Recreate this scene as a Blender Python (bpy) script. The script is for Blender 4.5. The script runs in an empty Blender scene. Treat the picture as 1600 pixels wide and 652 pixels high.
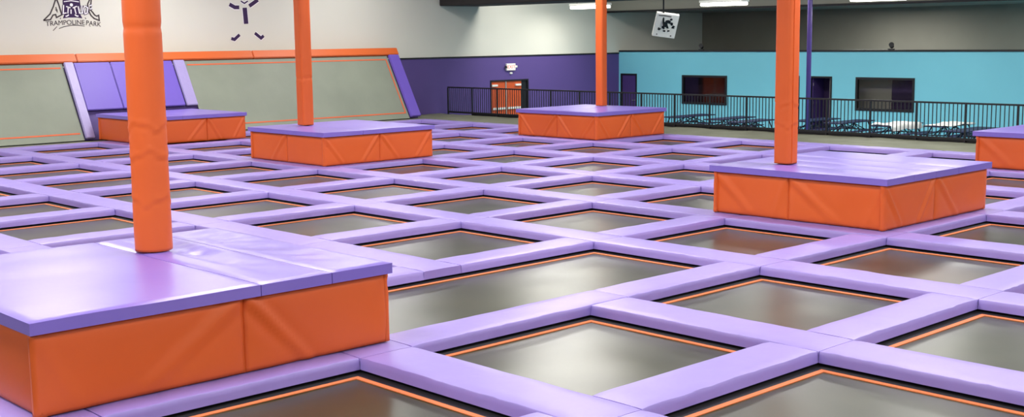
import bpy, bmesh, math, random
from mathutils import Vector, Matrix, noise
S = 3.0            # metres per layout unit
PT = 0.95          # height of the pad tops above the hall floor
C = bpy.context.scene.collection
ORD = ['zeroth','first','second','third','fourth','fifth','sixth','seventh','eighth','ninth','tenth','eleventh','twelfth','thirteenth','fourteenth','fifteenth']

# ------------------------------------------------------------------ camera
f_px = 1921.95; pitch = 0.13799; roll = -0.01256; yaw = 0.8157
fw = Vector((math.cos(yaw)*math.cos(pitch), math.sin(yaw)*math.cos(pitch), -math.sin(pitch)))
rt0 = Vector((math.sin(yaw), -math.cos(yaw), 0)); up0 = rt0.cross(fw)
rt = rt0*math.cos(roll)+up0*math.sin(roll); up = -rt0*math.sin(roll)+up0*math.cos(roll)
CAM = Vector((-3.31881*S, -3.10229*S, PT+S))
cd = bpy.data.cameras.new('camera'); cam = bpy.data.objects.new('camera', cd); C.objects.link(cam)
cd.sensor_width = 36; cd.lens = f_px/1600*36; cd.clip_end = 300; cd.clip_start = .05
M = Matrix((rt, up, -fw)).transposed().to_4x4(); M.translation = CAM; cam.matrix_world = M
bpy.context.scene.camera = cam
def proj(p):
    d = Vector(p)-CAM; z = d.dot(fw)
    if z < .3: return None
    return 800+f_px*d.dot(rt)/z, 326-f_px*d.dot(up)/z
def in_frame(pts, m=4):
    q = [proj(p) for p in pts]; q = [a for a in q if a]
    if not q: return False
    return max(a[0] for a in q) > -m and min(a[0] for a in q) < 1600+m and max(a[1] for a in q) > -m and min(a[1] for a in q) < 652+m

# ------------------------------------------------------------------ materials
def lin(c):
    return tuple(((v/255)/12.92 if v/255 <= .04045 else ((v/255+.055)/1.055)**2.4) for v in c)+(1,)
def mat(name, col, rough=.5, spec=.5, metal=0, emit=None, es=0, bump=0, bscale=5, col2=None, cscale=3, coat=0, stretch=None, rvar=0):
    m = bpy.data.materials.new(name); m.use_nodes = True; nt = m.node_tree; b = nt.nodes['Principled BSDF']
    b.inputs['Base Color'].default_value = lin(col); b.inputs['Roughness'].default_value = rough
    b.inputs['Specular IOR Level'].default_value = spec; b.inputs['Metallic'].default_value = metal
    if coat: b.inputs['Coat Weight'].default_value = coat; b.inputs['Coat Roughness'].default_value = .2
    if emit: b.inputs['Emission Color'].default_value = lin(emit); b.inputs['Emission Strength'].default_value = es
    tc = nt.nodes.new('ShaderNodeTexCoord'); mp = nt.nodes.new('ShaderNodeMapping'); nt.links.new(tc.outputs['Object'], mp.inputs['Vector'])
    geo = nt.nodes.new('ShaderNodeNewGeometry'); nt.links.new(geo.outputs['Position'], mp.inputs['Vector'])
    if stretch: mp.inputs['Scale'].default_value = stretch
    if col2:
        n = nt.nodes.new('ShaderNodeTexNoise'); n.inputs['Scale'].default_value = cscale; n.inputs['Detail'].default_value = 4
        nt.links.new(mp.outputs[0], n.inputs['Vector'])
        r = nt.nodes.new('ShaderNodeValToRGB'); r.color_ramp.elements[0].position = .35; r.color_ramp.elements[1].position = .65
        r.color_ramp.elements[0].color = lin(col); r.color_ramp.elements[1].color = lin(col2)
        nt.links.new(n.outputs['Fac'], r.inputs['Fac']); nt.links.new(r.outputs['Color'], b.inputs['Base Color'])
    if rvar:
        n = nt.nodes.new('ShaderNodeTexNoise'); n.inputs['Scale'].default_value = .9; n.inputs['Detail'].default_value = 5
        nt.links.new(mp.outputs[0], n.inputs['Vector'])
        r = nt.nodes.new('ShaderNodeMapRange'); r.inputs['From Min'].default_value = .3; r.inputs['From Max'].default_value = .7
        r.inputs['To Min'].default_value = rough-rvar; r.inputs['To Max'].default_value = rough+rvar
        nt.links.new(n.outputs['Fac'], r.inputs['Value']); nt.links.new(r.outputs[0], b.inputs['Roughness'])
    if bump:
        n = nt.nodes.new('ShaderNodeTexNoise'); n.inputs['Scale'].default_value = bscale; n.inputs['Detail'].default_value = 3
        nt.links.new(mp.outputs[0], n.inputs['Vector'])
        bp = nt.nodes.new('ShaderNodeBump'); bp.inputs['Strength'].default_value = bump; bp.inputs['Distance'].default_value = .02
        nt.links.new(n.outputs['Fac'], bp.inputs['Height']); nt.links.new(bp.outputs[0], b.inputs['Normal'])
    return m
PAD = mat('lavender_vinyl', (141,122,200), .42, .8, bump=.35, bscale=3.5, col2=(146,127,203), cscale=.8)
TOPM = mat('purple_vinyl', (122,102,194), .31, .8, bump=.2, bscale=1.8, col2=(128,108,197), cscale=.6)
SLANTP = mat('slanted_purple_vinyl', (110,88,188), .45, .4, bump=.15, bscale=2)
LILAC = mat('pale_lilac_vinyl', (160,148,200), .4, .5, bump=.9, bscale=3)
ORANGE = mat('orange_vinyl', (217,96,38), .45, .4, bump=.2, bscale=2.2, col2=(212,91,35), cscale=.7)
CAPM = mat('orange_cap_vinyl', (212,100,46), .45, .4, bump=.12, bscale=2)
STRIPE = mat('orange_webbing', (214,120,72), .6, .3)
STRIPEW = mat('red_orange_webbing', (214,104,66), .6, .3)
MATM = mat('trampoline_mesh_fabric', (50,52,37), .28, .5, col2=(62,63,46), cscale=1.1)
SKIRT = mat('black_spring_cover', (30,28,32), .6, .3)
BLACK = mat('black_paint', (22,22,28), .5, .4)
DARKM = mat('dark_steel', (35,34,36), .55, .4)
GREYFAB = mat('grey_green_wall_mesh', (137,144,130), .5, .3, bump=.08, bscale=8, col2=(130,137,124), cscale=.7)
CARPET = mat('grey_deck_vinyl', (126,128,110), .6, .25, bump=.9, bscale=2.0, col2=(112,114,97), cscale=1.3)
WHITEW = mat('cream_white_paint', (218,217,207), .7, .25, col2=(214,213,203), cscale=.3)
PURPW = mat('purple_wall_paint', (92,74,138), .6, .3, col2=(88,71,133), cscale=.4)
TEALW = mat('teal_wall_paint', (120,196,217), .6, .3, col2=(117,193,214), cscale=.4)
GREYW = mat('grey_wall_paint', (150,147,134), .75, .2, col2=(143,140,128), cscale=.4)
CEILM = mat('ceiling_paint', (176,174,162), .8, .2)
FLOORM = mat('hall_floor_carpet', (70,130,150), .8, .2, col2=(62,120,140), cscale=4)
BEAMM = mat('dark_duct_paint', (52,50,50), .8, .2)
BULK = mat('bulkhead_paint', (150,147,136), .8, .2)
INK = mat('dark_purple_ink', (58,38,78), .6, .2)
INKG = mat('grey_ink', (72,64,66), .6, .2)
INKW = mat('white_ink', (240,236,240), .6, .2)
DOORO = mat('orange_door_paint', (200,84,40), .5, .4)
DOORP = mat('purple_door_paint', (70,50,110), .5, .4)
STEEL = mat('brushed_steel', (190,190,185), .35, .5, metal=.7)
WHITEP = mat('white_plastic', (230,230,225), .5, .4)
GLOW = mat('lit_diffuser', (255,255,250), .5, .2, emit=(255,252,240), es=9)
SIGNW = mat('exit_sign_face', (245,225,222), .5, .3, emit=(255,225,220), es=.5)
SIGNR = mat('exit_red', (225,120,100), .5, .3)
TABLEP = mat('table_purple_laminate', (34,32,70), .5, .4)
TABLEF = mat('table_dark_frame', (24,26,48), .5, .4)
SHEET = mat('white_plastic_sheet', (245,242,238), .5, .4, bump=.8, bscale=4)
POLEP = mat('purple_pole_paint', (86,66,140), .4, .4)
DARKGL = mat('dark_window_tint', (42,22,34), .7, .2)
INTG = mat('interior_grey_wall', (150,147,138), .7, .2)
INTP = mat('interior_purple_wall', (50,30,70), .6, .3)
gm = bpy.data.materials.new('clear_window_glass'); gm.use_nodes = True; nt = gm.node_tree
for n in list(nt.nodes): nt.nodes.remove(n)
o_ = nt.nodes.new('ShaderNodeOutputMaterial'); mx = nt.nodes.new('ShaderNodeMixShader'); tr = nt.nodes.new('ShaderNodeBsdfTransparent'); gl = nt.nodes.new('ShaderNodeBsdfGlossy')
tr.inputs['Color'].default_value = (.8,.8,.8,1); gl.inputs['Roughness'].default_value = .05; mx.inputs[0].default_value = .04
nt.links.new(tr.outputs[0], mx.inputs[1]); nt.links.new(gl.outputs[0], mx.inputs[2]); nt.links.new(mx.outputs[0], o_.inputs[0]); GLASS = gm

# ------------------------------------------------------------------ mesh helpers
def box(bm, x0, x1, y0, y1, z0, z1, bev=0):
    r = bmesh.ops.create_cube(bm, size=1); vs = r['verts']
    for v in vs: v.co = Vector((x0+(v.co.x+.5)*(x1-x0), y0+(v.co.y+.5)*(y1-y0), z0+(v.co.z+.5)*(z1-z0)))
    if bev:
        es = {e for v in vs for e in v.link_edges}
        bmesh.ops.bevel(bm, geom=list(es), offset=bev, segments=2, profile=.6, affect='EDGES')
def tube(bm, a, b, r, seg=10, r2=None):
    a = Vector(a); b = Vector(b); d = b-a
    q = d.to_track_quat('Z', 'Y').to_matrix().to_4x4(); q.translation = (a+b)/2
    bmesh.ops.create_cone(bm, cap_ends=True, segments=seg, radius1=r, radius2=r2 or r, depth=d.length, matrix=q)
def bar(bm, a, b, w, h):
    a = Vector(a); b = Vector(b); d = b-a
    q = d.to_track_quat('Z', 'Y').to_matrix().to_4x4(); q.translation = (a+b)/2
    bmesh.ops.create_cube(bm, size=1, matrix=q @ Matrix.Diagonal((w, h, d.length, 1)))
def build(name, bm, m, parent=None, origin=None, smooth=False):
    me = bpy.data.meshes.new(name); origin = Vector(origin) if origin is not None else Vector((0,0,0))
    if origin.length: bmesh.ops.translate(bm, verts=bm.verts, vec=-origin)
    bm.to_mesh(me); bm.free()
    if smooth:
        for p in me.polygons: p.use_smooth = True
    me.materials.append(m); o = bpy.data.objects.new(name, me); C.objects.link(o)
    o.location = origin
    if parent:
        o.parent = parent; o.location = origin-Vector(parent.location) if not parent.parent else origin-(Vector(parent.location)+Vector(parent.parent.location))
    return o
def tag(o, label, cat, group=None):
    o['label'] = label; o['category'] = cat
    if group: o['group'] = group
    return o
def thing(name, loc, label, cat, group=None):
    o = bpy.data.objects.new(name, None); o.empty_display_size = .1; C.objects.link(o); o.location = loc
    return tag(o, label, cat, group)
def struct(name, bm, m):
    o = build(name, bm, m); o['kind'] = 'structure'; return o
def B(*a, **k):
    bm = bmesh.new(); box(bm, *a, **k); return bm
def H(h): return PT+h*S

# ------------------------------------------------------------------ lattice
U = {-3:-3.2*1, -2:-2.14, -1:-1.07, 0:0, 1:1.08, 2:2.141, 3:3.204, 4:4.259, 5:5.300, 6:6.340}
V = {-4:-3.96,-3:-2.97,-2:-1.98, -1:-.99, 0:0, 1:.986, 2:1.983, 3:2.973, 4:3.944, 5:4.913, 6:5.884, 7:6.860, 8:7.825, 9:8.778}
WU, WV = .215, .192
PLAT = {(-1,1), (3,1), (3,6), (6,6), (6,1), (3,9)}
TH = .115           # pad thickness

def pad_mesh(x0, x1, y0, y1, seed):
    """a rounded vinyl pad lying along its longer side, with slight sag, edge wobble and puckers"""
    along_x = (x1-x0) > (y1-y0)
    L = (x1-x0) if along_x else (y1-y0); W = (y1-y0) if along_x else (x1-x0)
    n = max(4, int(L/.09)); r = .03
    prof = [(-.006,-TH),(0,-.055),(.006,-.012),(.012,-.003),(.022,0),(W*.25,.002),(W*.5,.003),(W*.75,.002),(W-.022,0),(W-.012,-.003),(W-.006,-.012),(W,-.055),(W+.006,-TH)]
    bm = bmesh.new(); rows = []
    for i in range(n+1):
        t = i/n*L; row = []
        ends = min(t, L-t)
        for w, z in prof:
            nx = noise.noise(Vector((t*2.3+seed*7.1, w*3.0, seed)))
            fine = noise.noise(Vector((t*9+seed*3.1, w*6, seed*1.7)))
            dz = (.007*nx+.004*fine)*min(1, ends/.25) if z > -.05 else 0
            pk = .010*fine+.005*nx
            ww = w+(pk if w < W/2 else -pk) if z > -TH+.001 else w
            e = max(0, .02-ends)*.35 if z > -.03 else 0
            x, y = (t, ww) if along_x else (ww, t)
            row.append(bm.verts.new((x0+x, y0+y, PT+z+dz-e)))
        rows.append(row)
    for a, b in zip(rows, rows[1:]):
        for k in range(len(prof)-1):
            q = (a[k], b[k], b[k+1], a[k+1]); bm.faces.new(q if not along_x else q)
        bm.faces.new((a[-1], b[-1], b[0], a[0]))
    bm.faces.new(rows[0]); bm.faces.new(rows[-1][::-1])
    bmesh.ops.recalc_face_normals(bm, faces=bm.faces)
    return bm

def add_pad(x0, x1, y0, y1, seed, label, group):
    g = .004
    x0 += g; x1 -= g; y0 += g; y1 -= g
    if not in_frame([(x, y, PT) for x in (x0, x1) for y in (y0, y1)]+[((x0+x1)/2, (y0+y1)/2, PT)], 110): return
    bm = pad_mesh(x0, x1, y0, y1, seed)
    o = build('safety_pad', bm, PAD, origin=((x0+x1)/2, (y0+y1)/2, PT-TH), smooth=True)
    o.data.set_sharp_from_angle(angle=math.radians(28))
    tag(o, label, 'pad', group)

def covered(x0, x1, y0, y1):
    """wholly under a platform"""
    for (i, j) in PLAT:
        a0, a1, b0, b1 = plat_rect(i, j)
        if x0 >= a0*S-.02 and x1 <= a1*S+.02 and y0 >= b0*S-.02 and y1 <= b1*S+.02: return True
    return False
def plat_rect(i, j):
    a0, a1 = U[i-1]+.125, U[i]+.185
    b0, b1 = V[j-1]+.08, V[j]+{1:.19, 6:.22}.get(j, .16)
    if (i, j) == (-1,1): a0, a1, b1 = -2.07, -.885, 1.20
    if (i, j) == (3,9): a0, a1, b0, b1 = 2.316, 3.42, 8.06, 9.15
    if (i, j) == (6,6): a0, a1, b0, b1 = 5.44, 6.47, 4.99, 6.11
    return a0, a1, b0, b1

seed = 0
for i in range(-2, 7):          # lines parallel to the railing
    for j in range(-3, 10):
        if i == 0 and j == 1: continue       # the double-length bed has no pad here
        seed += 1
        x0, x1 = U[i]*S, (U[i]+WU)*S; y0, y1 = V[j-1]*S, V[j]*S
        if i == 6: x1 = (U[i]+.2)*S
        if i == 0 and j == 2: y0 = V[1]*S
        if j == 9: y1 = (V[9]+WV)*S
        if covered(x0, x1, y0, y1): continue
        add_pad(x0, x1, y0, y1, seed, 'lavender pad in the %s line parallel to the railing, %s pad from the slanted wall' % (ORD[7-i], ORD[10-j]), 'pads in lines parallel to the railing')
for j in range(-4, 10):         # lines parallel to the slanted wall
    for i in range(-1, 7):
        seed += 1
        x0, x1 = (U[i-1]+WU)*S, U[i]*S; y0, y1 = V[j]*S, (V[j]+WV)*S
        if (i, j) == (0, 0): x1 = (U[0]+WU)*S
        if covered(x0, x1, y0, y1): continue
        add_pad(x0, x1, y0, y1, seed, 'lavender pad in the %s line parallel to the slanted wall, %s pad from the railing' % (ORD[10-j], ORD[7-i]), 'pads in lines parallel to the slanted wall')

ZM = PT-.145
def ring(bm, x0, x1, y0, y1, w, z, t):
    box(bm, x0, x1, y0, y0+w, z, z+t); box(bm, x0, x1, y1-w, y1, z, z+t)
    box(bm, x0, x0+w, y0+w, y1-w, z, z+t); box(bm, x1-w, x1, y0+w, y1-w, z, z+t)
def add_trampoline(x0, x1, y0, y1, label, n):
    e = .10     # the bed runs under the pads
    if not in_frame([(x, y, ZM) for x in (x0, x1) for y in (y0, y1)]+[((x0+x1)/2, (y0+y1)/2, ZM)], 110): return
    t = thing('trampoline', ((x0+x1)/2, (y0+y1)/2, ZM-.02), label, 'trampoline', 'trampolines of the court')
    ins, sw = .125, .042
    bm = bmesh.new(); ring(bm, x0-e, x1+e, y0-e, y1+e, e+ins, ZM-.012, .014); build('spring_cover', bm, SKIRT, t)
    bm = bmesh.new(); ring(bm, x0+ins-.02, x1-ins+.02, y0+ins-.02, y1-ins+.02, sw+.02, ZM-.001, .008); build('border_stripe', bm, STRIPE, t)
    bm = bmesh.new(); nx, ny = 20, 20; a0, a1, b0, b1 = x0+ins-.01, x1-ins+.01, y0+ins-.01, y1-ins+.01
    top = [[bm.verts.new((a0+(a1-a0)*p/nx, b0+(b1-b0)*q/ny, ZM-.001-.016*(math.sin(math.pi*p/nx)*math.sin(math.pi*q/ny))**.7+.007*noise.noise(Vector(((a0+(a1-a0)*p/nx)*1.3, (b0+(b1-b0)*q/ny)*1.3, 9)))*min(1, p, q, nx-p, ny-q))) for q in range(ny+1)] for p in range(nx+1)]
    for p in range(nx):
        for q in range(ny): bm.faces.new((top[p][q], top[p+1][q], top[p+1][q+1], top[p][q+1]))
    build('jumping_mat', bm, MATM, t, smooth=True)
k = 0
for i in range(-1, 7):
    for j in range(-3, 10):
        if (i, j) in PLAT or (i, j) == (0, 1): continue
        x0, x1, y0, y1 = (U[i-1]+WU)*S, U[i]*S, (V[j-1]+WV)*S, V[j]*S
        lab = 'dark square trampoline in the %s row from the railing, %s row from the slanted wall' % (ORD[7-i], ORD[10-j])
        if (i, j) == (1, 1):
            x0 = (U[-1]+WU)*S; lab = 'double-length dark trampoline running right from behind the nearest orange platform'
        if (i, j) == (0, 0): lab = 'dark square trampoline in centre foreground, right of the nearest orange platform corner'
        if (i, j) == (-1, 0): lab = 'dark trampoline at the bottom edge, directly below the nearest orange platform'
        if (i, j) == (2, 0): lab = 'dark square trampoline just below the front corner of the right orange platform'
        if (i, j) == (2, 1): lab = 'dark trampoline left of the right orange platform, mirroring its orange side'
        add_trampoline(x0, x1, y0, y1, lab, k); k += 1

bm = bmesh.new()
for i in range(-2, 7):
    for ya, yb_ in ([(-12.4, .4), (V[1]*S+.12, (V[9]+WV)*S-.02)] if i == 0 else [(-12.4, (V[9]+WV)*S-.02)]):
        box(bm, U[i]*S+.14, (U[i]+WU)*S-.14, ya, yb_, ZM-.029, PT-TH-.003)
for j in range(-4, 10):
    for i in range(-1, 7):
        box(bm, (U[i-1]+WU)*S-.139, U[i]*S+.139, V[j]*S+.13, (V[j]+WV)*S-.13, ZM-.029, PT-TH-.003)
struct('court_frame', bm, DARKM)
# raised deck under the court and the grey walkway beside it
bm = bmesh.new()
box(bm, -14, 7.5*S, -14, 9.25*S, .02, ZM-.03)
struct('court_deck', bm, SKIRT)
bm = bmesh.new()
n1, n2 = 10, 130
xs = [ (6.55+(7.5-6.55)*a/n1)*S for a in range(n1+1)]; ys = [-6+(9.8*S+6)*b/n2 for b in range(n2+1)]
g = [[bm.verts.new((x, y, PT-.03+.03*noise.noise(Vector((x*1.5, y*1.1, 3)))+.02*noise.noise(Vector((x*4, y*3, 8))))) for y in ys] for x in xs]
for a in range(n1):
    for b in range(n2): bm.faces.new((g[a][b], g[a+1][b], g[a+1][b+1], g[a][b+1]))
r = bmesh.ops.extrude_face_region(bm, geom=bm.faces[:])
for v in r['geom']:
    if isinstance(v, bmesh.types.BMVert): v.co.z = ZM-.03
bmesh.ops.recalc_face_normals(bm, faces=bm.faces)
w = struct('walkway_floor', bm, CARPET)
for p in w.data.polygons: p.use_smooth = True
bm = B(-14, 6.62*S, 8.985*S, 9.17*S, ZM-.03, PT-.02, bev=.01); struct('court_edge_ledge', bm, CARPET)

# ------------------------------------------------------------------ padded platforms and columns
HB, HT = .236, .275
def panel_mesh(p0, p1, z0, z1, nrm, creases, seed, bulge=.022):
    """upholstered panel from p0 to p1 (xy), outward normal nrm, with fold ridges"""
    bm = bmesh.new(); n, m = 44, 18
    p0 = Vector(p0); p1 = Vector(p1); nrm = Vector(nrm); rows = []
    L = (p1-p0).length; Hh = z1-z0
    for a in range(n+1):
        row = []
        for b in range(m+1):
            s, t = a/n, b/m
            ed = min(s, 1-s)*L; et = min(t, 1-t)*Hh
            d = bulge*(1-math.exp(-ed/.05))*(1-math.exp(-et/.04))
            for (s0, t0, s1, t1, hgt, wd) in creases:
                ax, ay = s0*L, t0*Hh; bx, by = s1*L, t1*Hh; px, py = s*L, t*Hh
                vx, vy = bx-ax, by-ay; q = ((px-ax)*vx+(py-ay)*vy)/(vx*vx+vy*vy); q = max(0, min(1, q))
                sd = ((px-ax)*vy-(py-ay)*vx)/math.hypot(vx, vy)
                dd = math.hypot(px-ax-q*vx, py-ay-q*vy)
                prof = math.exp(-(dd/wd)**2)-.55*math.exp(-((dd-wd*1.6)/wd)**2)
                d += hgt*prof*(1-.5*q)
            d += .006*noise.noise(Vector((s*L*2, t*Hh*2, seed)))
            p = p0+(p1-p0)*s+nrm*d
            row.append(bm.verts.new((p.x, p.y, z0+Hh*t)))
        rows.append(row)
    for a in range(n):
        for b in range(m): bm.faces.new((rows[a][b], rows[a+1][b], rows[a+1][b+1], rows[a][b+1]))
    # thickness
    bmesh.ops.recalc_face_normals(bm, faces=bm.faces)
    be = [e for e in bm.edges if e.is_boundary]
    r = bmesh.ops.extrude_edge_only(bm, edges=be)
    for v in r['geom']:
        if isinstance(v, bmesh.types.BMVert):
            q = Vector((v.co.x, v.co.y)); s = (q-p0).dot((p1-p0))/(L*L); q = p0+(p1-p0)*s-nrm*.05
            v.co.x, v.co.y = q.x, q.y
    bmesh.ops.holes_fill(bm, edges=[e for e in bm.edges if e.is_boundary])
    bmesh.ops.recalc_face_normals(bm, faces=bm.faces)
    return bm
VCR = [(.02,.97,.33,.05,.034,.038),(.98,.97,.68,.05,.030,.038)]
SOFT = [(.03,.97,.42,.0,.030,.05)]
SOFT2 = [(.97,.97,.5,.1,.018,.07),(.03,.95,.2,.0,.010,.05)]
WCR = [(.02,.98,.36,.03,.042,.034),(.98,.98,.62,.03,.042,.034)]
def platform(i, j, label, sides, top_splits, wide=None):
    a0, a1, b0, b1 = [q*S for q in plat_rect(i, j)]
    t = thing('padded_platform', ((a0+a1)/2, (b0+b1)/2, PT+.012), label, 'platform', 'orange and purple padded platforms')
    z0, z1 = PT+.014, H(HB)
    ins = .05
    # inner frame stands in the empty bed
    bm = B(a0+.16, a1-.16, b0+.16, b1-.16, PT+.014, z1-.005); build('frame', bm, DARKM, t)
    for key in 'xyXY':
        cr, split = sides.get(key, (SOFT, [.5]))
        cuts = [0]+list(split)+[1]
        for q in range(len(cuts)-1):
            c0, c1 = cuts[q]+(.0012 if q else 0), cuts[q+1]-(.0012 if q+2 < len(cuts) else 0)
            if key == 'y': P0, P1, nn = (a0+(a1-a0)*c0, b0+ins), (a0+(a1-a0)*c1, b0+ins), (0,-1)
            if key == 'Y': P0, P1, nn = (a0+(a1-a0)*c0, b1-ins), (a0+(a1-a0)*c1, b1-ins), (0,1)
            if key == 'x': P0, P1, nn = (a0+ins, b0+.04+(b1-b0-.08)*c0), (a0+ins, b0+.04+(b1-b0-.08)*c1), (-1,0)
            if key == 'X': P0, P1, nn = (a1-ins+(.07 if i < 0 else 0), b0+.04+(b1-b0-.08)*c0), (a1-ins+(.07 if i < 0 else 0), b0+.04+(b1-b0-.08)*c1), (1,0)
            c = cr[q % len(cr)] if cr and isinstance(cr[0], list) else cr
            build('side_panel', panel_mesh(P0, P1, z0, z1, nn, c, i*7+j+q*3+ord(key)), ORANGE, t, smooth=True)
    # top mats, split into pieces
    (axis, cuts) = top_splits
    cuts = [0]+cuts+[1]
    for q in range(len(cuts)-1):
        if axis == 'x': r_ = (a0-.03+(a1-a0+.06)*cuts[q], a0-.03+(a1-a0+.06)*cuts[q+1], b0-.03, b1+.03)
        else: r_ = (a0-.03, a1+.03, b0-.03+(b1-b0+.06)*cuts[q], b0-.03+(b1-b0+.06)*cuts[q+1])
        x0, x1, y0, y1 = r_[0]+.004, r_[1]-.004, r_[2]+.004, r_[3]-.004
        bm = bmesh.new(); dn = .05 if i < 0 else .12; nx = max(4, int((x1-x0)/dn)); ny = max(4, int((y1-y0)/dn)); zt, zb = H(HT), z1+.002
        V_ = []
        for a in range(nx+1):
            row = []
            for b in range(ny+1):
                x = x0+(x1-x0)*a/nx; y = y0+(y1-y0)*b/ny
                ed = min(x-x0, x1-x, y-y0, y1-y)
                wr = 0
                if (i, j) == (-1, 1):
                    cx_, cy_ = -1.314*S, .9*S; dd = math.hypot(x-cx_, y-cy_)
                    if x > cx_+.1: wr = (-.03*math.exp(-((dd-.5)/.35)**2)+.014*math.sin(14*math.atan2(y-cy_, x-cx_))*math.exp(-dd/.9)-.045*abs(noise.noise(Vector((x*1.1+y*2.0, y*1.1-x*1.6, 3))))*math.exp(-max(0, dd-1.2)/.7))*min(1, ed/.25)
                row.append(bm.verts.new((x, y, zt-(.012 if ed < .001 else 0)+.006*noise.noise(Vector((x*1.3, y*1.3, 5)))+wr)))
            V_.append(row)
        for a in range(nx):
            for b in range(ny): bm.faces.new((V_[a][b], V_[a+1][b], V_[a+1][b+1], V_[a][b+1]))
        be = [e for e in bm.edges if e.is_boundary]; r = bmesh.ops.extrude_edge_only(bm, edges=be)
        nv = [v for v in r['geom'] if isinstance(v, bmesh.types.BMVert)]
        for v in nv: v.co.z = zb
        bmesh.ops.holes_fill(bm, edges=[e for e in bm.edges if e.is_boundary])
        bmesh.ops.recalc_face_normals(bm, faces=bm.faces)
        o = build('top_mat', bm, TOPM, t, smooth=True)
        o.data.set_sharp_from_angle(angle=math.radians(50))
    return t
platform(-1, 1, 'nearest padded platform, orange sides and wrinkled purple top, at the left foreground', {'y':([SOFT2, SOFT], [.545]), 'x':([[]], [.5])}, ('x', [.585, .80]))
platform(3, 1, 'orange sided purple topped platform holding the right orange column, in the right middle ground', {'x':([SOFT2, SOFT2], [.54]), 'y':([VCR, SOFT], [.47])}, ('x', [.24, .44, .66]))
platform(3, 6, 'orange and purple platform holding the column in front of the slanted grey wall', {'x':([[], SOFT], [.5]), 'y':([VCR, VCR], [.5])}, ('x', [.34]))
platform(6, 6, 'farthest orange and purple platform, in front of the black railing by the exit doors', {'x':([WCR, WCR], [.5]), 'y':([WCR, WCR], [.5])}, ('y', [.5]))
platform(6, 1, 'orange and purple platform cut off by the right edge of the picture', {'x':([SOFT2, SOFT2], [.5]), 'y':([VCR, VCR], [.5])}, ('x', [.5]))
platform(3, 9, 'low orange platform with purple top standing against the slanted purple wall section', {'y':([VCR, VCR], [.6]), 'x':([SOFT], [])}, ('x', [.35]))

def column(x, y, r, label, square=False, seams=(), top=2.0, lace=False, wrinkle=()):
    z0 = H(HT)+.012
    t = thing('padded_column', (x, y, z0), label, 'column', 'orange padded roof columns')
    n = 40; zt = H(top); hs = []; z = z0; allz = [z0]
    while z < zt: z += .03; allz.append(min(z, zt))
    bm = bmesh.new(); rows = []
    for z in allz:
        row = []
        for k in range(n):
            a = 2*math.pi*k/n; rr = r
            if square:
                c, s = abs(math.cos(a)), abs(math.sin(a)); rr = r*.93/((c**5+s**5)**(1/5))
            rr += .004*noise.noise(Vector((math.cos(a)*2, math.sin(a)*2, z*1.6+x)))
            for zs in seams: rr -= .008*math.exp(-((z-zs)/.035)**2)
            for zs in wrinkle:
                zz = zs+.04*math.sin(a*3+zs*5)+.02*math.sin(a*7+zs)
                rr += .007*math.exp(-((z-zz)/.02)**2)-.006*math.exp(-((z-zz+.05)/.02)**2)
            row.append(bm.verts.new((x+rr*math.cos(a), y+rr*math.sin(a), z)))
        rows.append(row)
    for a, b in zip(rows, rows[1:]):
        for k in range(n): bm.faces.new((a[k], a[(k+1)%n], b[(k+1)%n], b[k]))
    bm.faces.new(rows[0][::-1]); bm.faces.new(rows[-1])
    build('padding', bm, ORANGE, t, smooth=True)
    if lace:
        # a stitched closing flap running up the padding, on the side that faces the court corner
        a = math.radians(lace); rr = r*(.93/((abs(math.cos(a))**5+abs(math.sin(a))**5)**.2) if square else 1)
        ax, ay = x+rr*math.cos(a), y+rr*math.sin(a)
        bm = bmesh.new(); tx, ty = -math.sin(a), math.cos(a)
        bar(bm, (ax, ay, z0+.01), (ax, ay, zt-.01), .022, .022)
        build('closing_seam', bm, ORANGE, t)
    return t
column(-1.314*S, .865*S, .192, 'thick orange padded column standing on the nearest platform', top=1.9, seams=(H(1.05),), wrinkle=(H(.72), H(.62), H(.46)))
column(2.66*S, 5.83*S, .182, 'orange padded column standing in front of the slanted grey wall', square=True, top=1.9, seams=(H(.68),), lace=215)
column(6.30*S, 5.72*S, .155, 'farthest and thinnest orange padded column, next to the purple wall', square=True, top=1.42)
column(2.56*S, .88*S, .17, 'orange padded column with a long side seam, on the right platform', square=True, top=1.9, lace=252, wrinkle=(H(.62), H(.5)))
t = thing('column_cap', (6.30*S, 5.72*S, H(1.42)+.012), 'bare grey steel top of the farthest orange column with white clips', 'post')
build('steel_post', B(6.30*S-.08, 6.30*S+.08, 5.72*S-.08, 5.72*S+.08, H(1.42)+.012, H(2.35)), DARKM, t)
for dx in (-.12, .02, .13):
    build('clip', B(6.30*S+dx-.03, 6.30*S+dx+.03, 5.72*S-.20, 5.72*S-.15, H(1.42)-.02+.012, H(1.42)+.08), WHITEP, t)

# ------------------------------------------------------------------ slanted trampoline wall
VB, VT, HTT = 9.17, 9.62, .79      # base, top, height of top edge
def sp(u, h, off=0):
    """point on the slanted plane at layout u, height h, off metres in front"""
    q = h/HTT; nrm = Vector((0, -(HTT), (VT-VB))).normalized()
    return Vector((u*S, (VB+(VT-VB)*q)*S, H(h)))+nrm*off
def slab(bm, u0, u1, h0, h1, o0, o1, us=None):
    """board on the slope between offsets o0 (back) and o1 (front)"""
    c = [sp(u0,h0,o0), sp(u1,h0,o0), sp(u1,h1,o0), sp(u0,h1,o0), sp(u0,h0,o1), sp(u1,h0,o1), sp(u1,h1,o1), sp(u0,h1,o1)]
    v = [bm.verts.new(p) for p in c]
    for f in ((3,2,1,0),(4,5,6,7),(0,1,5,4),(1,2,6,5),(2,3,7,6),(3,0,4,7)): bm.faces.new([v[k] for k in f])
    return v
def bev(bm, w):
    bmesh.ops.bevel(bm, geom=bm.edges[:], offset=w, segments=2, affect='EDGES'); bmesh.ops.recalc_face_normals(bm, faces=bm.faces); return bm
UL = .55
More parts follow.
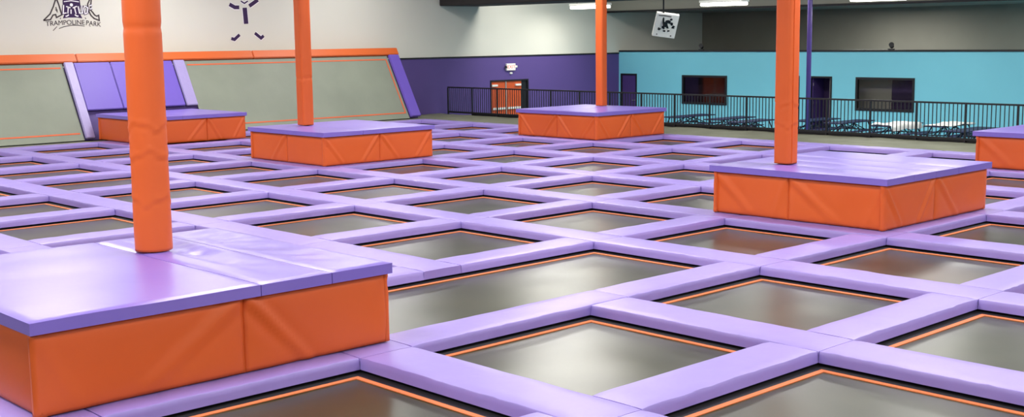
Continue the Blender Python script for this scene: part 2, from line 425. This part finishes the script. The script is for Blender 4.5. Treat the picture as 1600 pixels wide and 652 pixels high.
for (u0, u1, lab) in ((UL, 2.18, 'grey-green slanted trampoline wall panel at the far left, orange border stripes'),
                      (3.585, 6.47, 'long grey-green slanted trampoline wall panel behind two orange columns')):
    t = thing('wall_trampoline', sp((u0+u1)/2, .0), lab, 'wall trampoline', 'slanted wall trampolines')
    bm = bmesh.new(); slab(bm, u0, u1, .004, HTT-.002, -.03, 0); build('wall_mat', bm, GREYFAB, t)
    bm = bmesh.new(); m_ = .075; w_ = .014
    slab(bm, u0+.03, u1-.03, m_-.01, m_+w_-.01, .001, .008); slab(bm, u0+.03, u1-.03, HTT-.055, HTT-.055+w_, .001, .008)
    if u0 > 1: slab(bm, u1-.045, u1-.028, m_+w_-.01, HTT-.055, .001, .008)
    build('border_stripe', bm, STRIPEW, t)
def slope_pad(u0, u1, h0, h1, th, m, label, name='slope_pad', cat='pad', back=0.002):
    bm = bmesh.new(); slab(bm, u0+.003, u1-.003, h0, h1, back, back+th); bev(bm, .02)
    o = build(name, bm, m, origin=sp((u0+u1)/2, h0)); tag(o, label, cat, 'pads on the slanted wall'); return o
slope_pad(2.185, 2.288, .012, HTT-.003, .11, LILAC, 'wrinkled pale lilac pad strip left of the slanted purple section')
slope_pad(3.44, 3.58, .29, HTT-.003, .10, LILAC, 'pale lilac pad strip right of the slanted purple section')
slope_pad(2.292, 2.70, .295, HTT-.003, .06, SLANTP, 'left slanted purple wall pad above the low platform')
slope_pad(2.70, 3.435, .295, HTT-.003, .06, SLANTP, 'wide slanted purple wall pad above the low platform, behind the orange column')
slope_pad(6.475, 6.64, .012, HTT-.003, .12, SLANTP, 'purple pad strip closing the right end of the slanted wall')
for (u0, u1, lab) in ((UL, 2.34, 'orange cap pad on top of the slanted wall at the far left'),
                 (2.34, 4.49, 'orange cap pad above the slanted purple section'),
                 (4.49, 6.66, 'longest visible orange cap pad, at the right end of the slanted wall top')):
    bm = bmesh.new(); slab(bm, u0+.003, u1-.003, HTT+.002, HTT+.088, -.22, .09); bev(bm, .02)
    o = build('cap_pad', bm, CAPM, origin=sp((u0+u1)/2, HTT)); tag(o, lab, 'pad', 'orange cap pads along the slanted wall top')
# frame behind the slope
bm = bmesh.new()
pts = [(9.18, .0), (9.76, .0), (9.66, HTT-.12), (9.575, HTT-.12)]
A = [bm.verts.new((UL*S, y*S+.06, H(h))) for y, h in pts]; Bv = [bm.verts.new((6.63*S, y*S+.06, H(h))) for y, h in pts]
bm.faces.new(A); bm.faces.new(Bv[::-1])
for k in range(4): bm.faces.new((A[k], A[(k+1)%4], Bv[(k+1)%4], Bv[k]))
bmesh.ops.recalc_face_normals(bm, faces=bm.faces); struct('slope_backing', bm, PURPW)

# ------------------------------------------------------------------ room shell
V0 = 9.85; U0T = 11.2; U1 = 13.3; HC = 2.4
XW0, YW0 = -8*S, -7*S
hp = .742
struct('floor', B(XW0, U1*S+.3, YW0, V0*S+.3, -.1, 0), FLOORM)
bm = B(XW0, U1*S, V0*S, V0*S+.2, H(hp), H(HC)); struct('wall_back', bm, WHITEW)
# lower purple part with the opening of the double door
du0, du1, dh = 8.47, 9.22, .405
bm = bmesh.new(); box(bm, XW0, du0*S, V0*S-.02, V0*S+.2, 0, H(hp)); box(bm, du1*S, U1*S, V0*S-.02, V0*S+.2, 0, H(hp)); box(bm, du0*S, du1*S, V0*S-.02, V0*S+.2, H(dh), H(hp))
struct('wall_back_lower', bm, PURPW)
struct('trim_1', B(6.7*S, U0T*S, V0*S-.05, V0*S-.022, H(hp)-.03, H(hp)+.03), BLACK)
struct('wall_right', B(U1*S, U1*S+.2, YW0, V0*S+.2, 0, H(HC)), GREYW)
struct('wall_left', B(XW0-.2, XW0, YW0, V0*S+.2, 0, H(HC)), WHITEW)
struct('wall_front', B(XW0, U1*S, YW0-.2, YW0, 0, H(HC)), WHITEW)
struct('ceiling', B(XW0-.2, U1*S+.2, YW0-.2, V0*S+.2, H(HC), H(HC)+.2), CEILM)
# teal partition with openings
ht = .762
ops = [(4.815,5.66,-.01,.428),(6.02,6.375,-.317,.432),(6.53,6.88,-.317,.432),(7.755,8.58,-.01,.418),(9.47,9.80,-.317,.426)]
bm = bmesh.new(); y = -4.0
for (a, b, lo, hi) in ops:
    box(bm, U0T*S, U0T*S+.15, y*S, a*S, 0, H(ht))
    box(bm, U0T*S, U0T*S+.15, a*S, b*S, H(hi), H(ht))
    if lo > -.3: box(bm, U0T*S, U0T*S+.15, a*S, b*S, 0, H(lo))
    y = b
box(bm, U0T*S, U0T*S+.15, y*S, V0*S-.021, 0, H(ht))
struct('wall_partition', bm, TEALW)
struct('trim_2', B(U0T*S-.05, U0T*S+.2, -4*S, V0*S-.06, H(ht)+.002, H(ht)+.07), BLACK)
# bulkhead beam over the partition and the dark duct before it
struct('ceiling_bulkhead', B((U0T-.3)*S, U1*S-.01, -6.5*S, V0*S-.03, H(1.372), H(HC)-.01), BULK)
struct('bulkhead_shadow_line', B((U0T-.3)*S-.03, (U0T-.3)*S-.002, -6.5*S, V0*S-.06, H(1.372)-.04, H(1.372)+.05), BLACK)  # black strip stands in for the shadow seam along the bulkhead's lower edge
struct('ceiling_duct', B(7.55*S, 8.3*S, 3*S, V0*S-.06, H(1.437), H(1.437)+1.4, bev=.05), BEAMM)
# rooms behind the partition
def wframe(n, a, b, lo, hi, w=.09):
    bm = bmesh.new(); x = U0T*S-.03; X2 = U0T*S+.10
    y0, y1, z0, z1 = a*S, b*S, H(lo), H(hi)
    box(bm, x, X2, y0, y0+w, z0, z1); box(bm, x, X2, y1-w, y1, z0, z1); box(bm, x, X2, y0+w, y1-w, z1-w, z1); box(bm, x, X2, y0+w, y1-w, z0, z0+w)
    fr = struct('window_%d' % n, bm, BLACK)
    g = build('window_glass', B(U0T*S+.03, U0T*S+.045, y0+w, y1-w, z0+w, z1-w), GLASS, fr)
    return fr
wframe(1, 4.815, 5.66, -.01, .428); wframe(2, 7.755, 8.58, -.01, .418)
struct('interior_wall_1', B(U0T*S+.55, U0T*S+.65, 5.24*S, 5.75*S, 0, H(.7)), INTG)
struct('interior_wall_2', B(U0T*S+.55, U0T*S+.65, 4.6*S, 5.235*S, 0, H(.7)), INTP)
struct('interior_wall_3', B(U0T*S+.55, U0T*S+.65, 7.0*S, 9.35*S, 0, H(.7)), DARKGL)
struct('interior_wall_4', B(U0T*S+.9, U0T*S+1.0, 5.9*S, 6.95*S, 0, H(.7)), INTP)
for (a, b) in ((4.6, 4.62), (5.76, 5.78), (7.15, 7.17), (9.36, 9.38)):
    struct('interior_partition', B(U0T*S+.152, U0T*S+1.0, a*S, b*S, 0, H(.7)), INTP)
struct('interior_ceiling', B(U0T*S+.152, U0T*S+1.0, 4.5*S, 9.4*S, H(.7)+.003, H(.7)+.06), INTP)
def teal_door(n, a, b, hi, m, open_=False):
    bm = bmesh.new(); x = U0T*S-.025; X2 = U0T*S+.10; w = .07
    box(bm, x, X2, a*S, a*S+w, .002, H(hi)); box(bm, x, X2, b*S-w, b*S, .002, H(hi)); box(bm, x, X2, a*S+w, b*S-w, H(hi)-w, H(hi))
    fr = struct('door_%d' % n, bm, BLACK)
    if not open_:
        build('door_leaf', B(U0T*S+.03, U0T*S+.075, a*S+w+.004, b*S-w-.004, .01, H(hi)-w-.004), m, fr)
        bm = bmesh.new(); tube(bm, (U0T*S-.03, a*S+w+.08, 1.0), (U0T*S+.03, a*S+w+.08, 1.0), .02); tube(bm, (U0T*S-.03, a*S+w+.08, 1.0), (U0T*S-.03, a*S+w+.2, 1.0), .014)
        build('door_handle', bm, STEEL, fr)
    else:
        build('door_leaf', B(U0T*S+.11, U0T*S+.95, b*S-w-.05, b*S-w-.005, .01, H(hi)-w-.004), m, fr)
        bm = bmesh.new()
        for z in (.35, 1.1, 1.85): box(bm, U0T*S+.10, U0T*S+.125, b*S-w-.07, b*S-w-.05, z, z+.12)
        build('door_hinge', bm, STEEL, fr)
        build('door_edge', B(U0T*S+.11, U0T*S+.13, a*S+w, a*S+w+.10, .01, H(hi)-w-.004), INTG, fr)
    return fr
teal_door(1, 9.47, 9.80, .426, DOORP); teal_door(2, 6.02, 6.375, .432, DOORP, True); teal_door(3, 6.53, 6.88, .432, INTP, True)
# exit double door in the purple wall
yb = V0*S
bm = bmesh.new(); w = .06
box(bm, du0*S, du0*S+w, yb-.05, yb+.1, .002, H(dh)); box(bm, du1*S-w, du1*S, yb-.05, yb+.1, .002, H(dh)); box(bm, du0*S+w, du1*S-w, yb-.05, yb+.1, H(dh)-w, H(dh))
box(bm, 9.09*S, du1*S-w-.001, yb+.02, yb+.08, .002, H(dh)-w-.001)
dd = struct('door_4', bm, BLACK)
lx = [(du0*S+w+.005, 8.775*S-.006), (8.775*S+.006, 9.085*S)]
for q, (a, b) in enumerate(lx):
    lf = build('door_leaf', B(a, b, yb+.0, yb+.045, .01, H(dh)-w-.005), DOORO, dd, origin=(a, yb, .01))
    bm = bmesh.new(); box(bm, a+.06, b-.06, yb-.05, yb-.015, .90, .99); box(bm, a+.08, a+.14, yb-.02, yb, .91, .98); box(bm, b-.14, b-.08, yb-.02, yb, .91, .98)
    build('push_bar', bm, WHITEP, dd)
    c = (a+.02, a+.34) if q == 0 else (b-.38, b-.06)
    build('door_closer', B(c[0], c[1], yb-.07, yb-.005, H(dh)-.27, H(dh)-.19), WHITEP, dd)
build('centre_post', B(8.775*S-.03, 8.775*S+.03, yb-.03, yb-.004, .01, H(dh)-w-.005), STEEL, dd)
# exit sign
def text_mesh(body, size, m, name, parent, mw, extrude=.004, bend=None, sx=1):
    cu = bpy.data.curves.new('txt', 'FONT'); cu.body = body; cu.size = size; cu.extrude = extrude; cu.align_x = 'CENTER'; cu.align_y = 'CENTER'
    ob = bpy.data.objects.new('txt', cu); C.objects.link(ob); bpy.context.view_layer.update()
    me = bpy.data.meshes.new_from_object(ob.evaluated_get(bpy.context.evaluated_depsgraph_get()))
    bpy.data.objects.remove(ob)
    if sx != 1 or bend:
        for v in me.vertices:
            v.co.x *= sx
            if bend: v.co.y -= bend*v.co.x**2
    me.transform(mw); me.materials.clear(); me.materials.append(m); me.name = name
    o = bpy.data.objects.new(name, me); C.objects.link(o); o.parent = parent
    if parent: o.matrix_parent_inverse = Matrix.Translation(-Vector(parent.location))
    return o
WM = lambda u, h, off: Matrix.Translation((u*S, V0*S-off, H(h))) @ Matrix.Rotation(math.pi/2, 4, 'X')
ex, eh = 8.86, .585
t = thing('exit_sign', (ex*S, V0*S-.06, H(eh)-.15), 'white lit exit sign with lamp heads above the orange double doors', 'sign')
build('housing', B(ex*S-.26, ex*S+.26, V0*S-.10, V0*S-.022, H(eh)-.15, H(eh)+.15, bev=.01), WHITEP, t)
build('sign_face', B(ex*S-.23, ex*S+.23, V0*S-.106, V0*S-.101, H(eh)-.12, H(eh)+.12), SIGNW, t)
text_mesh('EXIT', .22, SIGNR, 'lettering', t, WM(ex, eh, .11))
for sgn, mm in ((-1, BLACK), (1, WHITEP)):
    bm = bmesh.new(); tube(bm, (ex*S+sgn*.26, V0*S-.07, H(eh)), (ex*S+sgn*.34, V0*S-.12, H(eh)+.01), .05); build('lamp_head', bm, mm, t)
o = build('wall_sensor', B(8.87*S-.07, 8.87*S+.07, V0*S-.08, V0*S-.022, H(.497)-.04, H(.497)+.04, bev=.02), WHITEP, origin=(8.87*S, V0*S-.022, H(.497))); tag(o, 'tiny white motion sensor between the exit sign and the double doors', 'sensor')

# ------------------------------------------------------------------ wall graphics
def strokes(name, parent, m, lines, w, X, off, thick=.003):
    """flat painted strokes; lines are polylines in local metres, X maps (x, z) to the wall"""
    bm = bmesh.new(); z = 0
    for ln in lines:
        ww = w
        if isinstance(ln, tuple): ln, ww = ln
        z += 1; P = [Vector(p) for p in ln]; n = len(P); Lf, Rt = [], []
        for k, p in enumerate(P):
            d = ((P[min(k+1, n-1)]-p).normalized() if k < n-1 else Vector((0,0)))+((p-P[k-1]).normalized() if k else Vector((0,0)))
            d.normalize(); nn = Vector((-d.y, d.x)); 
            c = 1
            if 0 < k < n-1:
                c = 1/max(.45, abs(nn.dot(Vector((-(P[k+1]-p).normalized().y, (P[k+1]-p).normalized().x)))))
            Lf.append(p+nn*ww/2*c); Rt.append(p-nn*ww/2*c)
        for k in range(n-1):
            q = [Lf[k], Lf[k+1], Rt[k+1], Rt[k]]; o1 = off+z*.00015
            f0 = [bm.verts.new(X(a, o1)) for a in q]; f1 = [bm.verts.new(X(a, o1+thick)) for a in q]
            bm.faces.new(f1)
            for e in range(4): bm.faces.new((f0[e], f0[(e+1)%4], f1[(e+1)%4], f1[e]))
    bmesh.ops.recalc_face_normals(bm, faces=bm.faces)
    return build(name, bm, m, parent)
def poly(name, parent, m, pts_list, X, off, thick=.003):
    bm = bmesh.new()
    for pts in pts_list:
        f0 = [bm.verts.new(X(Vector(a), off)) for a in pts]; f1 = [bm.verts.new(X(Vector(a), off+thick)) for a in pts]
        bm.faces.new(f1)
        n = len(pts)
        for e in range(n): bm.faces.new((f0[e], f0[(e+1)%n], f1[(e+1)%n], f1[e]))
    bmesh.ops.recalc_face_normals(bm, faces=bm.faces)
    return build(name, bm, m, parent)
# park logo: drawn on a 1600 x 640 sheet whose px are 1/10.667 of a wall px
LU, LH = 2.424, 1.2205       # wall position of sheet point (860, 360)
def LX(p, off): return Vector((LU*S+(p.x-860)*.00199, V0*S-off, H(LH)-(p.y-360)*.00189))
t = thing('wall_logo', (LU*S, V0*S-.004, H(LH)), 'dark outlined Altitude Trampoline Park logo on the white wall at upper left', 'logo')
poly('emblem', t, INK, [[(705,290),(740,200),(715,100),(720,-60),(1000,-60),(1010,60),(990,200),(1030,290),(940,275),(800,275)]], LX, .004)
Abig = [[(385,325),(500,215),(560,90),(600,-20),(625,-20),(650,60),(690,230),(600,275),(590,225),(545,235),(500,310),(385,325)]]
Ehook = [[(1130,50),(1170,-30),(1200,-40),(1185,60),(1170,140),(1215,190),(1240,230),(1275,250),(1310,235),(1315,325),(1230,290),(1180,240),(1150,180),(1130,50)]]
strokes('outlined_letter', t, INKG, Abig, 22, lambda p, o: LX(p, o), .006); strokes('outlined_letter', t, INKG, Ehook, 22, LX, .006)
strokes('outlined_letter', t, INKG, [[(590,150),(625,150)], [(600,100),(618,190)]], 14, LX, .006)
LET = [[(728,65),(713,205),(768,198)], [(803,95),(790,208)], [(768,88),(838,112)], [(846,140),(842,212)], [(905,105),(926,215)], [(878,114),(948,84)],
       [(968,85),(985,200),(1036,198),(1030,70)], [(1078,75),(1062,120),(1078,212),(1116,198),(1132,110),(1078,75)], [(1160,75),(1205,62)], [(1165,130),(1205,118)]]
for ln in LET:
    strokes('letter_outline', t, INK, [ln], 40, LX, .0075); strokes('lettering', t, INKW, [ln], 19, LX, .0115)
strokes('figure_arms', t, INKW, [([(735,10),(860,-8),(985,10)],14)], 14, LX, .008)
poly('figure_head', t, INKW, [[(858+26*math.cos(a*math.pi/8), 62+28*math.sin(a*math.pi/8)) for a in range(16)]], LX, .008)
strokes('figure_foot', t, INKW, [([(750,255),(775,250),(805,228)],20), ([(965,250),(940,250),(905,228)],20)], 18, LX, .008)
for word, cx_, cz_, rot_ in (('TRAMPOLINE', -.235, .0, .035), ('PARK', .70, -.035, -.12)):
    text_mesh(word, .215, INKG, 'tagline', t, Matrix.Translation((LU*S+cx_, V0*S-.006, H(LH)-.005+cz_)) @ Matrix.Rotation(math.pi/2, 4, 'X') @ Matrix.Rotation(rot_, 4, 'Z'), bend=.05, sx=1.0)
strokes('swoosh', t, INKG, [([(630,460),(720,425),(850,405),(950,405),(1060,420)],11), ([(530,495),(600,425)],10), ([(655,300),(672,280)],12), ([(1075,275),(1090,300)],12), ([(1140,415),(1160,425)],10)], 10, LX, .006)
# jumping figure: sheet of the 978 x 652 crop, px are 1/8.15 of a wall px
JU, JH = 4.553, 1.2
def JX(p, off): return Vector((JU*S+(p.x-495)*.00258, V0*S-off, H(JH)-(p.y-290)*.00247))
t = thing('wall_figure_logo', (JU*S, V0*S-.004, H(JH)), 'dark purple broken stick figure emblem jumping on the white wall', 'logo')
JL = [([(486,55),(500,285)],54), ([(255,492),(305,508),(388,440)],34), ([(632,418),(728,492),(772,458)],34), ([(250,8),(330,50),(400,50)],42), ([(560,30),(640,-20),(700,-60)],42), ([(430,-40),(485,-8),(540,-40)],16)]
for ln, w_ in JL:
    strokes('outline', t, INKW, [(ln, w_*1.3+18)], 30, JX, .003); strokes('figure_stroke', t, INK, [(ln, w_*1.3)], 30, JX, .008)

# ------------------------------------------------------------------ railing along the walkway
XR = 7.46*S
posts = []; y = 9.58*S
while y > -.5*S: posts.append(y); y -= .80*1.83*1.0
zb, zt = PT-.02, PT+1.05
for q in range(len(posts)-1):
    ya, yb_ = posts[q+1], posts[q]
    if not in_frame([(XR, ya, zb), (XR, yb_, zb), (XR, ya, zt), (XR, yb_, zt)], 150): continue
    lab = 'black picket railing section, %s from the purple wall end' % ORD[q+1] if q+1 < len(ORD) else 'black picket railing section, %s from the right edge' % ORD[max(1, len(posts)-1-q)]
    if q == 0: lab = 'black picket railing section ending against the slanted wall, farthest left'
    t = thing('railing_section', (XR, (ya+yb_)/2, PT-.03), lab, 'railing', 'black railing sections along the walkway')
    build('post', B(XR-.025, XR+.025, yb_-.025, yb_+.025, PT-.03, zt-.022), BLACK, t)
    build('top_rail', B(XR-.03, XR+.03, ya-.0+.001, yb_-.001, zt-.02, zt+.03), BLACK, t)
    build('bottom_rail', B(XR-.02, XR+.02, ya+.026, yb_-.026, PT+.03, PT+.10), BLACK, t)
    bm = bmesh.new(); n = max(2, int(round((yb_-ya)/.122)))
    for k_ in range(1, n):
        yy = ya+(yb_-ya)*k_/n; box(bm, XR-.010, XR+.010, yy-.010, yy+.010, PT+.10, zt-.02)
    build('pickets', bm, BLACK, t)
    if 1 <= q <= 2 or q > 2: build('toe_board', B(XR+.03, XR+.06, ya+.001, yb_-.001, PT-.12, PT+.08), BLACK, t)

# ------------------------------------------------------------------ picnic tables on the lower floor
def table(x0, x1, y, label, sheet=None):
    t = thing('picnic_table', ((x0+x1)/2, y, .002), label, 'table', 'purple picnic tables behind the railing')
    hw = .38
    build('tabletop', B(x0, x1, y-hw, y+hw, .72, .76, bev=.012), TABLEP, t)
    for s in (-1, 1):
        build('bench', B(x0, x1, y+s*.62-.13, y+s*.62+.13, .43, .465, bev=.01), TABLEP, t)
    L = x1-x0
    for xx in (x0+.3, x1-.3):
        bm = bmesh.new()
        for s in (-1, 1):
            tube(bm, (xx, y+s*.25, .72), (xx, y+s*.62, .02), .024, 8)
        tube(bm, (xx, y-.62, .42), (xx, y+.62, .42), .022, 8); tube(bm, (xx, y-.7, .025), (xx, y+.7, .025), .022, 8)
        build('leg_frame', bm, TABLEF, t)
    bm = bmesh.new(); mx_ = (x0+x1)/2
    for s in (-1, 1):
        tube(bm, (mx_, y+s*.2, .70), (x0+.3, y+s*.2, .40), .018, 8); tube(bm, (mx_, y+s*.2, .70), (x1-.3, y+s*.2, .40), .018, 8)
        tube(bm, (x0+.3, y+s*.35, .05), (x1-.3, y+s*.35, .05), .018, 8)
        tube(bm, (mx_, y+s*.2, .70), (x0+.45, y+s*.35, .05), .018, 8); tube(bm, (mx_, y+s*.2, .70), (x1-.45, y+s*.35, .05), .018, 8)
    build('brace', bm, TABLEF, t)
    if sheet:
        a0, a1, c0, c1, lab2 = sheet
        n, m = 22, 12; bm = bmesh.new(); g = []
        for a in range(n+1):
            row = []
            for b in range(m+1):
                xx = a0+(a1-a0)*a/n; yy = c0+(c1-c0)*b/m; over = max(0, abs(yy-y)-hw-.03)
                yy2 = y+math.copysign(min(abs(yy-y), hw+.04+over*.15), yy-y)
                zz = .775+.02*abs(noise.noise(Vector((xx*5, yy*5, 2))))+.10*max(0, noise.noise(Vector((xx*1.7, yy*1.7, 4))))-over*.9
                row.append(bm.verts.new((xx, yy2, zz)))
            g.append(row)
        for a in range(n):
            for b in range(m): bm.faces.new((g[a][b], g[a+1][b], g[a+1][b+1], g[a][b+1]))
        r = bmesh.ops.extrude_face_region(bm, geom=bm.faces[:])
        for v in r['geom']:
            if isinstance(v, bmesh.types.BMVert): v.co.z += .008
        bmesh.ops.recalc_face_normals(bm, faces=bm.faces)
        o = build('plastic_sheet', bm, SHEET, origin=((a0+a1)/2, y, .77), smooth=True); tag(o, lab2, 'sheet', 'white sheets over the picnic tables')
tb = [(9.36,10.17,7.30,'purple picnic table nearest the farthest platform, behind the railing'),
      (9.30,10.10,6.58,'purple picnic table under the dark maroon window, second from the left'),
      (9.05,9.80,6.06,'purple picnic table partly hidden by the right orange column'),
      (9.70,10.45,5.54,'purple picnic table in front of the open dark doors'),
      (9.62,10.40,5.02,'purple picnic table just left of the white covered tables'),
      (9.55,10.35,4.35,'picnic table under the half grey window with white sheeting hanging over it'),
      (9.85,10.6,3.82,'picnic table with white sheeting on top, second from the right'),
      (9.30,10.1,3.30,'purple picnic table farthest right behind the railing, showing crossed braces')]
for q, (a, b, y, lab) in enumerate(tb):
    sh = None
    if q == 5: sh = (a*S+.1, b*S-.2, y*S-.64, y*S+.45, 'white sheet draped over the near edge of the table under the half grey window')
    if q == 6: sh = (a*S+.0, b*S-.1, y*S-.45, y*S+.5, 'crumpled white sheet lying flat on the table second from the right')
    table(a*S, b*S, y*S, lab, sh)
bm = bmesh.new(); tube(bm, (9.75*S, 5.77*S+.42, .01), (9.75*S, 5.77*S+.42, H(1.372)-.01), .095, 20)

def frompix(x, y, Uc):
    d = fw*f_px+rt*(x-800)-up*(y-326); tt = (Uc*S-CAM.x)/d.x; return CAM+d*tt
bm.free(); p = frompix(1262, 190, 9.0)
bm = bmesh.new(); tube(bm, (p.x, p.y, .05), (p.x, p.y, H(HC)-.05), .082, 20)
t = thing('support_pole', (p.x, p.y, .002), 'slim purple steel pole behind the railing, right of the right column', 'pole')
build('shaft', bm, POLEP, t, smooth=True); build('base_plate', B(p.x-.2, p.x+.2, p.y-.2, p.y+.2, .002, .05), POLEP, t)

# ------------------------------------------------------------------ hanging things
def fixture(x, y, Uc, L, label):
    p = frompix(x, y, Uc)
    t = thing('high_bay_light', (p.x, p.y, p.z), label, 'ceiling light', 'bright lights under the ceiling')
    build('housing', B(p.x-.26, p.x+.26, p.y-L/2-.05, p.y+L/2+.05, p.z, p.z+.10, bev=.02), WHITEP, t)
    bm = bmesh.new()
    for dx in (-.18, -.06, .06, .18): tube(bm, (p.x+dx, p.y-L/2, p.z-.06), (p.x+dx, p.y+L/2, p.z-.06), .058, 12)
    build('lamp_tube', bm, GLOW, t, smooth=True)
    bm = bmesh.new()
    for s in (-.8, .8): tube(bm, (p.x, p.y+s*L/2, p.z+.10), (p.x, p.y+s*L/2, H(HC)-.01), .008, 6)
    build('hanger_wire', bm, DARKM, t)
    la = bpy.data.lights.new('lamp_glow', 'AREA'); la.shape = 'RECTANGLE'; la.size = .5; la.size_y = L; la.energy = 150; la.color = (1,.97,.9)
    lo = bpy.data.objects.new('lamp_glow', la); C.objects.link(lo); lo.location = (p.x, p.y, p.z-.14)
fixture(922, 9, 9.6, 1.9, 'bright white light fixture left of the farthest orange column')
fixture(1131, 4, 9.6, 1.9, 'bright white light fixture above the teal wall, right of the hanging panel')
fixture(1372, -4, 9.6, 1.9, 'light fixture barely showing at the top edge, right of the purple pole')
# hanging white panel box
p = frompix(1040, 39, 8.6)
t = thing('hanging_panel', tuple(p), 'tilted white box panel with dark artwork hanging from a black pole', 'hanging sign')
R_ = Matrix.Rotation(math.radians(-43), 4, 'Z') @ Matrix.Rotation(math.radians(24), 4, 'X') @ Matrix.Rotation(math.radians(9), 4, 'Y'); T_ = Matrix.Translation(p) @ R_
bm = bmesh.new(); box(bm, -.42, .42, -.09, .09, -.46, .46, bev=.01); bm.transform(T_); build('panel_box', bm, WHITEP, t)
def PX(p_, off): return T_ @ Vector((p_.x*1.25, -.091-off, p_.y*1.15))
rnd = random.Random(4); bl = []
for (cx_, cy_, rr) in ((-.02,.05,.09),(.06,.15,.07),(.11,.24,.05),(.15,.10,.06),(.22,-.02,.06),(-.08,-.05,.06),(.05,-.04,.05),(-.18,-.13,.05),(.10,-.16,.04),(-.02,-.18,.04),(.0,.16,.05)):
    bl.append([(cx_+rr*rnd.uniform(.5,1.2)*math.cos(a*math.pi/5), cy_+rr*rnd.uniform(.6,1.2)*math.sin(a*math.pi/5)) for a in range(10)])
for q, b_ in enumerate(bl): poly('artwork', t, BLACK, [b_], PX, .001+q*.0004, .002)
strokes('artwork', t, INKG, [([(-.28,.33),(-.1,.34),(.1,.33)],.03), ([(-.22,-.30),(-.21,-.34)],.03), ([(.2,-.3),(.21,-.34)],.04)], .02, PX, .001)
bm = bmesh.new(); q0 = T_ @ Vector((-.05,-.09,-.12)); q1 = T_ @ Vector((-.12,-.16,.10)); q2 = Vector((q1.x, q1.y, H(HC)-.02))
tube(bm, q0, q1, .03, 10); tube(bm, q1, q2, .03, 10); build('hanging_pole', bm, BLACK, t, smooth=True)
# spotlights on the partition ledge
for (vv, lab) in ((8.24, 'small black spotlight on the partition ledge below the room corner'), (5.17, 'small black spotlight on the partition ledge right of the purple pole')):
    z = H(ht)+.072; t = thing('ledge_spotlight', (U0T*S+.05, vv*S, z), lab, 'spotlight', 'spotlights on the ledge')
    build('base', B(U0T*S, U0T*S+.1, vv*S-.12, vv*S+.12, z, z+.04), BLACK, t)
    bm = bmesh.new(); tube(bm, (U0T*S+.1, vv*S, z+.12), (U0T*S-.12, vv*S-.1, z+.2), .08, 14, .1); build('lamp_head', bm, BLACK, t)

# ------------------------------------------------------------------ light
def area(x, y, z, sx, sy, e, col=(1,.985,.95)):
    la = bpy.data.lights.new('hall_light', 'AREA'); la.shape = 'RECTANGLE'; la.size = sx; la.size_y = sy; la.energy = e; la.color = col
    lo = bpy.data.objects.new('hall_light', la); C.objects.link(lo); lo.location = (x, y, z); return lo
for ix in range(6):
    for iy in range(6):
        x = (-5.0+ix*2.7)*S; y = (-5.2+iy*2.75)*S
        if x > 9.9*S: continue
        area(x, y, H(2.12), 2.2, 2.6, 430 if iy < 5 else 350)
        if (ix+iy) % 2 == 0:
            u_ = area(x, y, H(2.14), 2.2, 2.2, 330); u_.rotation_euler = (math.pi, 0, 0)  # added uplight without a fixture, brightens the ceiling
for y in (-3, 0, 3, 6):
    area(12.2*S, y*S, H(1.33), .8, 2.4, 340)  # added fill under the bulkhead, lifts the grey wall; no fixture here
area(-2.5*S, 1.9*S, H(1.85), .5, 1.2, 110, (1,.9,.7))
wd = bpy.data.worlds.new('hall_air'); bpy.context.scene.world = wd; wd.use_nodes = True
wd.node_tree.nodes['Background'].inputs[0].default_value = (.8,.85,.9,1); wd.node_tree.nodes['Background'].inputs[1].default_value = .2
vs = bpy.context.scene.view_settings; vs.view_transform = 'Standard'; vs.look = 'None'; vs.gamma = 1; vs.use_curve_mapping = False; vs.exposure = -.28
